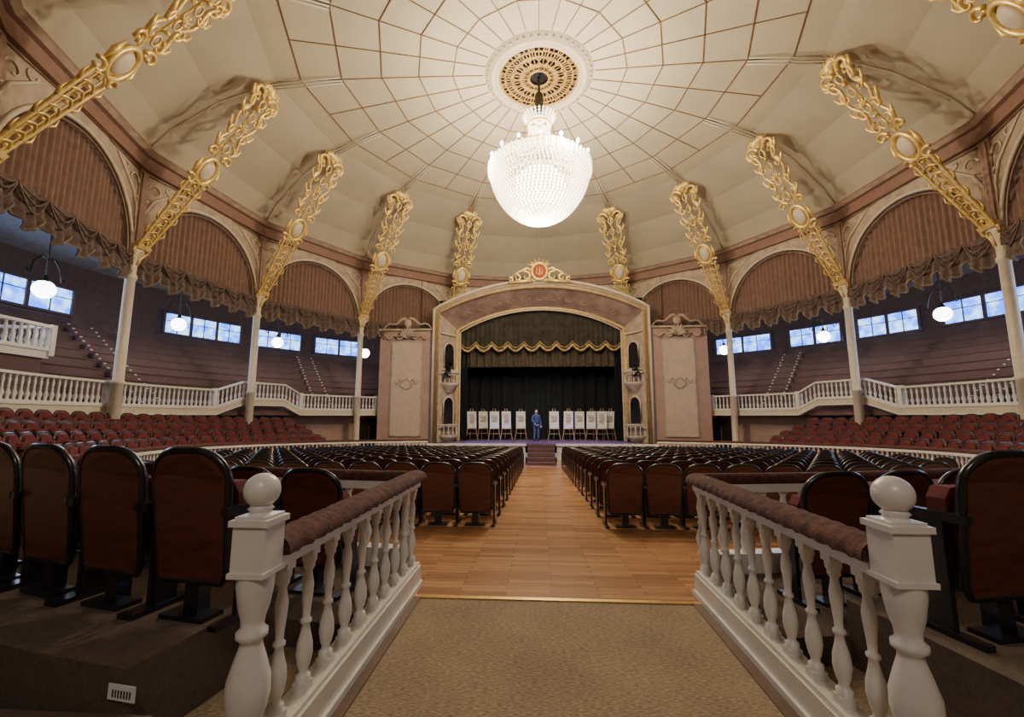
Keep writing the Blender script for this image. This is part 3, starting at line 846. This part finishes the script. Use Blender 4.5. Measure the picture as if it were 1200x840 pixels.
for s_ in(-1,1):
    for j,(x0,r) in enumerate(((0.75,0.30),(1.25,0.22),(1.62,0.15))):
        b.tube([(s_*(x0+r*(1-0.055*i)*math.cos(i*0.42+1)),Y0-0.3,cz0-0.02-0.10*j+r*(1-0.055*i)*math.sin(i*0.42+1)) for i in range(15)],[0.09-0.004*i for i in range(15)],6,0)
    b.tube([(s_*0.4,Y0-0.3,cz0-0.25),(s_*1.0,Y0-0.3,cz0-0.32),(s_*1.8,Y0-0.3,cz0-0.40)],[0.12,0.09,0.04],6,0)
    b.tube([(s_*0.4,Y0-0.3,cz0+0.3),(s_*0.7,Y0-0.3,cz0+0.45),(s_*1.2,Y0-0.3,cz0+0.22),(s_*1.75,Y0-0.3,cz0-0.15)],[0.08,0.09,0.06,0.02],6,0)
b.build('gilded_crest',[M_gold,M_red])

SZ=0.13
b=MB(); b.box((0,26.7,SZ-0.06),(11.0,8.2,0.12),0); b.build('stage_floor',[M_stagefloor])
b=MB()
for s_ in(-1,1):
    b.box((s_*3.3,22.55,-0.42),(5.0,0.1,1.0),0)
    b.box((s_*3.3,22.50,0.08),(5.1,0.16,0.10),1)
    for k in range(8): b.box((s_*(1.15+k*0.62),22.48,-0.4),(0.46,0.03,0.55),1)
b.build('stage_front',[M_cream,M_white])
b=MB()
for k in range(5):
    zt_=SZ-0.02-k*0.19; y_=22.45-k*0.28
    b.box((0,y_-0.14,(zt_-1.0)/2),(1.35,0.28,zt_+1.0),0)
b.build('stage_steps',[M_step])
b=MB()
b.add([(-6,31,-1),(6,31,-1),(6,31,8.35),(-6,31,8.35)],[(0,1,2,3)]); 
for s_ in(-1,1):
    b.add([(s_*6,25.3,-1),(s_*6,31,-1),(s_*6,31,8.35),(s_*6,25.3,8.35)],[(0,1,2,3)])
    b.add([(s_*(IH-0.02),25.35,-1),(s_*6,25.35,-1),(s_*6,25.35,8.35),(s_*(IH-0.02),25.35,8.35)],[(0,1,2,3)])
b.add([(-6,25,8.35),(6,25,8.35),(6,31,8.35),(-6,31,8.35)],[(0,1,2,3)])
b.build('wall_stage_house',[M_dark])
b=MB()
def grandv(u,v):
    x=-4.8+9.6*u; q=abs(math.sin(u*pi*10)); zb_=5.72-0.36*q; return (x,25.55+0.05*math.sin(x*22)*(1-v),zb_+(7.95-zb_)*v)
b.grid(grandv,260,3,0)
b.tube([Vector(grandv(i/180,0))+Vector((0,-0.06,0)) for i in range(181)],0.075,5,1)
b.tube([Vector(grandv(i/180,0))+Vector((0,-0.06,0.20)) for i in range(181)],0.028,4,1)
for k in range(3):
    b.tube([(-4.7+9.4*i/60,25.47,6.35+0.45*k-0.16*abs(math.sin(i*pi/6))) for i in range(61)],0.010,4,2)
def secv(u,v):
    x=-4.8+9.6*u; return (x,25.9+0.09*math.sin(x*14),4.45+1.7*v)
b.grid(secv,260,2,2)
def back(u,v):
    x=-5+10*u; return (x,27.6+0.10*math.sin(x*9),SZ+6*v)
b.grid(back,200,1,3)
for s_ in(-1,1):
    b.grid(lambda u,v:(s_*(4.85-0.5*u),25.8+0.1*math.sin(u*25),SZ+5.5*v),24,1,3)
b.build('stage_curtains',[M_stcurt,M_swag,M_stcurt2,M_dark])

def easel_mesh(lean):
    b=MB()
    for s_ in(-1,1): b.tube([(s_*0.36,-0.05,0),(s_*0.06,0.12,1.85)],0.024,4,1)
    b.tube([(0,0.5,0),(0,0.12,1.6)],0.024,4,1); b.box((0,-0.04,0.66),(0.6,0.08,0.05),1); b.box((0,0.02,0.36),(0.52,0.03,0.03),1)
    Mx=Matrix.Translation((0,0.0,1.18))@Matrix.Rotation(-0.13,4,'X')
    b.box((0,0,0),(0.56,0.03,1.0),0,Mx); b.box((0,-0.02,0.05),(0.30 if lean else 0.36,0.01,0.6 if lean else 0.4),2,Mx)
    return b.mesh('display_easel',[M_board,M_easel,M_pic])
EA,EB=easel_mesh(0),easel_mesh(1)
for i,x in enumerate((-4.15,-3.5,-2.75,-2.05,-1.2,0.8,1.65,2.35,3.0,3.6,4.15)):
    inst('display_easel',EA if i%3 else EB,facing((x,26.4+0.35*math.sin(i*2),SZ),-0.09*x+0.35*math.sin(i*3.1)))

# ------------------------------------------------------------ person on stage
M_cloth=mat('navy_jacket',(0.04,0.07,0.14),0.8); M_skin=mat('skin',(0.55,0.32,0.23),0.5,var=0.05); M_hair=mat('dark_hair',(0.03,0.02,0.015),0.7); M_trou=mat('dark_trousers',(0.05,0.06,0.10),0.8); M_shoe=mat('black_shoes',(0.01,0.01,0.01),0.4)
def skinobj(name,verts,edges,rad,m,parent,root=0,sub=2):
    me=bpy.data.meshes.new(name); me.from_pydata(verts,edges,[]); me.materials.append(m)
    o=bpy.data.objects.new(name,me); sc.collection.objects.link(o)
    md=o.modifiers.new('Skin','SKIN'); md.use_smooth_shade=True
    for i,sv in enumerate(me.skin_vertices[0].data):
        sv.radius=rad[i] if isinstance(rad[i],tuple) else (rad[i],rad[i]); sv.use_root=(i==root)
    s_=o.modifiers.new('Sub','SUBSURF'); s_.levels=sub; s_.render_levels=sub
    o.parent=parent; return o
def person(loc,rot):
    E=empty('standing_man')
    top=[(0,0,0.96),(0,0,1.12),(0,0.0,1.28),(0,0.01,1.42),(0,0.01,1.50),
         (-0.17,0,1.43),(-0.25,0.0,1.17),(-0.20,-0.16,1.00),
         (0.17,0,1.43),(0.26,0.02,1.15),(0.27,-0.06,0.90)]
    te=[(0,1),(1,2),(2,3),(3,4),(3,5),(5,6),(6,7),(3,8),(8,9),(9,10)]
    skinobj('jacket',top,te,[(0.17,0.11),(0.155,0.105),(0.18,0.12),(0.13,0.09),(0.055,0.055),(0.065,0.065),(0.05,0.05),(0.038,0.038),(0.065,0.065),(0.05,0.05),(0.038,0.038)],M_cloth,E)
    lg=[(0,0,0.95),(-0.10,0,0.88),(-0.11,-0.02,0.50),(-0.12,0.02,0.09),(0.10,0,0.88),(0.12,-0.01,0.50),(0.14,0.03,0.09)]
    skinobj('trousers',lg,[(0,1),(1,2),(2,3),(0,4),(4,5),(5,6)],[(0.15,0.11),0.09,0.065,0.05,0.09,0.065,0.05],M_trou,E)
    for s_,x in((-1,-0.12),(1,0.14)):
        skinobj('shoe',[(x,0.06,0.045),(x,-0.04,0.05),(x,-0.16,0.035)],[(0,1),(1,2)],[0.04,0.045,0.035],M_shoe,E)
    b=MB()
    b.lathe([(0.052,-0.14),(0.05,-0.06),(0.055,-0.02)],12,0,Matrix.Translation((0,0,1.60)))
    b.ball((0,-0.01,1.65),0.1,0,20,14,sc3=(0.76,0.95,1.18))
    b.ball((0,-0.012,1.585),0.055,0,12,8,sc3=(0.95,1.25,0.9))
    b.tube([(0,-0.10,1.67),(0,-0.122,1.63),(0,-0.105,1.62)],[0.008,0.014,0.01],6,0)
    for s_ in(-1,1):
        b.ball((s_*0.077,0.0,1.645),0.022,0,8,6,sc3=(0.4,0.8,1.3)); b.ball((s_*0.03,-0.096,1.66),0.010,1,8,6)
    b.box((0,-0.104,1.594),(0.04,0.006,0.008),2)
    b.ball((0,0.022,1.685),0.107,1,18,12,sc3=(0.80,0.95,1.05))
    o=b.build('head',[M_skin,M_hair,M_red]); o.parent=E
    for s_,c,d in((-1,Vector((-0.20,-0.17,0.99)),Vector((0.25,-0.75,-0.6))),(1,Vector((0.27,-0.065,0.885)),Vector((0,-0.2,-1)))):
        d.normalize(); side=Vector((1,0,0)) if s_>0 else Vector((0.9,0.3,0)); side.normalize()
        side=(side-d*side.dot(d)).normalized(); nrm=d.cross(side)
        if nrm.y>0: nrm=-nrm
        vs=[tuple(c),tuple(c+d*0.05),tuple(c+d*0.085)]; 
        skinobj('palm',vs,[(0,1),(1,2)],[(0.022,0.022),(0.036,0.018),(0.036,0.016)],M_skin,E)
        for k,(off,ln) in enumerate(((-0.030,0.062),(-0.010,0.072),(0.010,0.068),(0.030,0.052))):
            p=c+d*0.08+side*off; q=p+d*ln*0.5+nrm*0.005; r=q+d*ln*0.4+nrm*0.022
            skinobj('finger_%d'%(k+1),[tuple(p),tuple(q),tuple(r)],[(0,1),(1,2)],[0.009,0.0085,0.0075],M_skin,E,sub=1)
        p=c+d*0.03-side*0.028; q=p-side*0.025+d*0.025; r=q+d*0.03+nrm*0.01
        skinobj('thumb',[tuple(p),tuple(q),tuple(r)],[(0,1),(1,2)],[0.011,0.010,0.008],M_skin,E,sub=1)
    E.location=loc; E.rotation_euler=(0,0,rot)
person((-0.25,24.8,SZ),0.5)

# ------------------------------------------------------------ stage lights & added foreground fill
def spot(name,loc,tgt,e,col,ang=60,r=0.2):
    l=bpy.data.lights.new(name,'SPOT'); l.energy=e; l.color=col; l.spot_size=math.radians(ang); l.spot_blend=0.6; l.shadow_soft_size=r
    o=bpy.data.objects.new(name,l); o.location=loc; sc.collection.objects.link(o)
    o.rotation_euler=(Vector(tgt)-Vector(loc)).to_track_quat('-Z','Y').to_euler()
spot('stage_spot_blue',(-3.8,24.3,5.0),(-2,23.6,0.1),3000,(0.22,0.20,1.0),70)
spot('stage_spot_blue',(3.8,24.3,5.0),(2,23.6,0.1),3000,(0.25,0.20,1.0),70)
spot('stage_spot_front',(0,21,8.5),(0,26,1.0),800,(0.95,0.95,0.95),40)
plight('foreground_fill',(0,-2.2,5.2),360,(1.0,0.90,0.78),0.6)  # added fill behind the camera, brightens the near carpet, seats and steps

w=bpy.data.worlds.new('world'); sc.world=w; w.use_nodes=True
w.node_tree.nodes['Background'].inputs[0].default_value=(0.8,0.85,1,1); w.node_tree.nodes['Background'].inputs[1].default_value=0.3

cam=bpy.data.cameras.new('camera'); co=bpy.data.objects.new('camera',cam); sc.collection.objects.link(co)
co.location=(-0.10,0,1.5); cam.sensor_width=36; cam.lens=15.3; cam.clip_start=0.05
co.rotation_euler=(math.radians(90+7.6),0,math.radians(3.5))
sc.camera=co
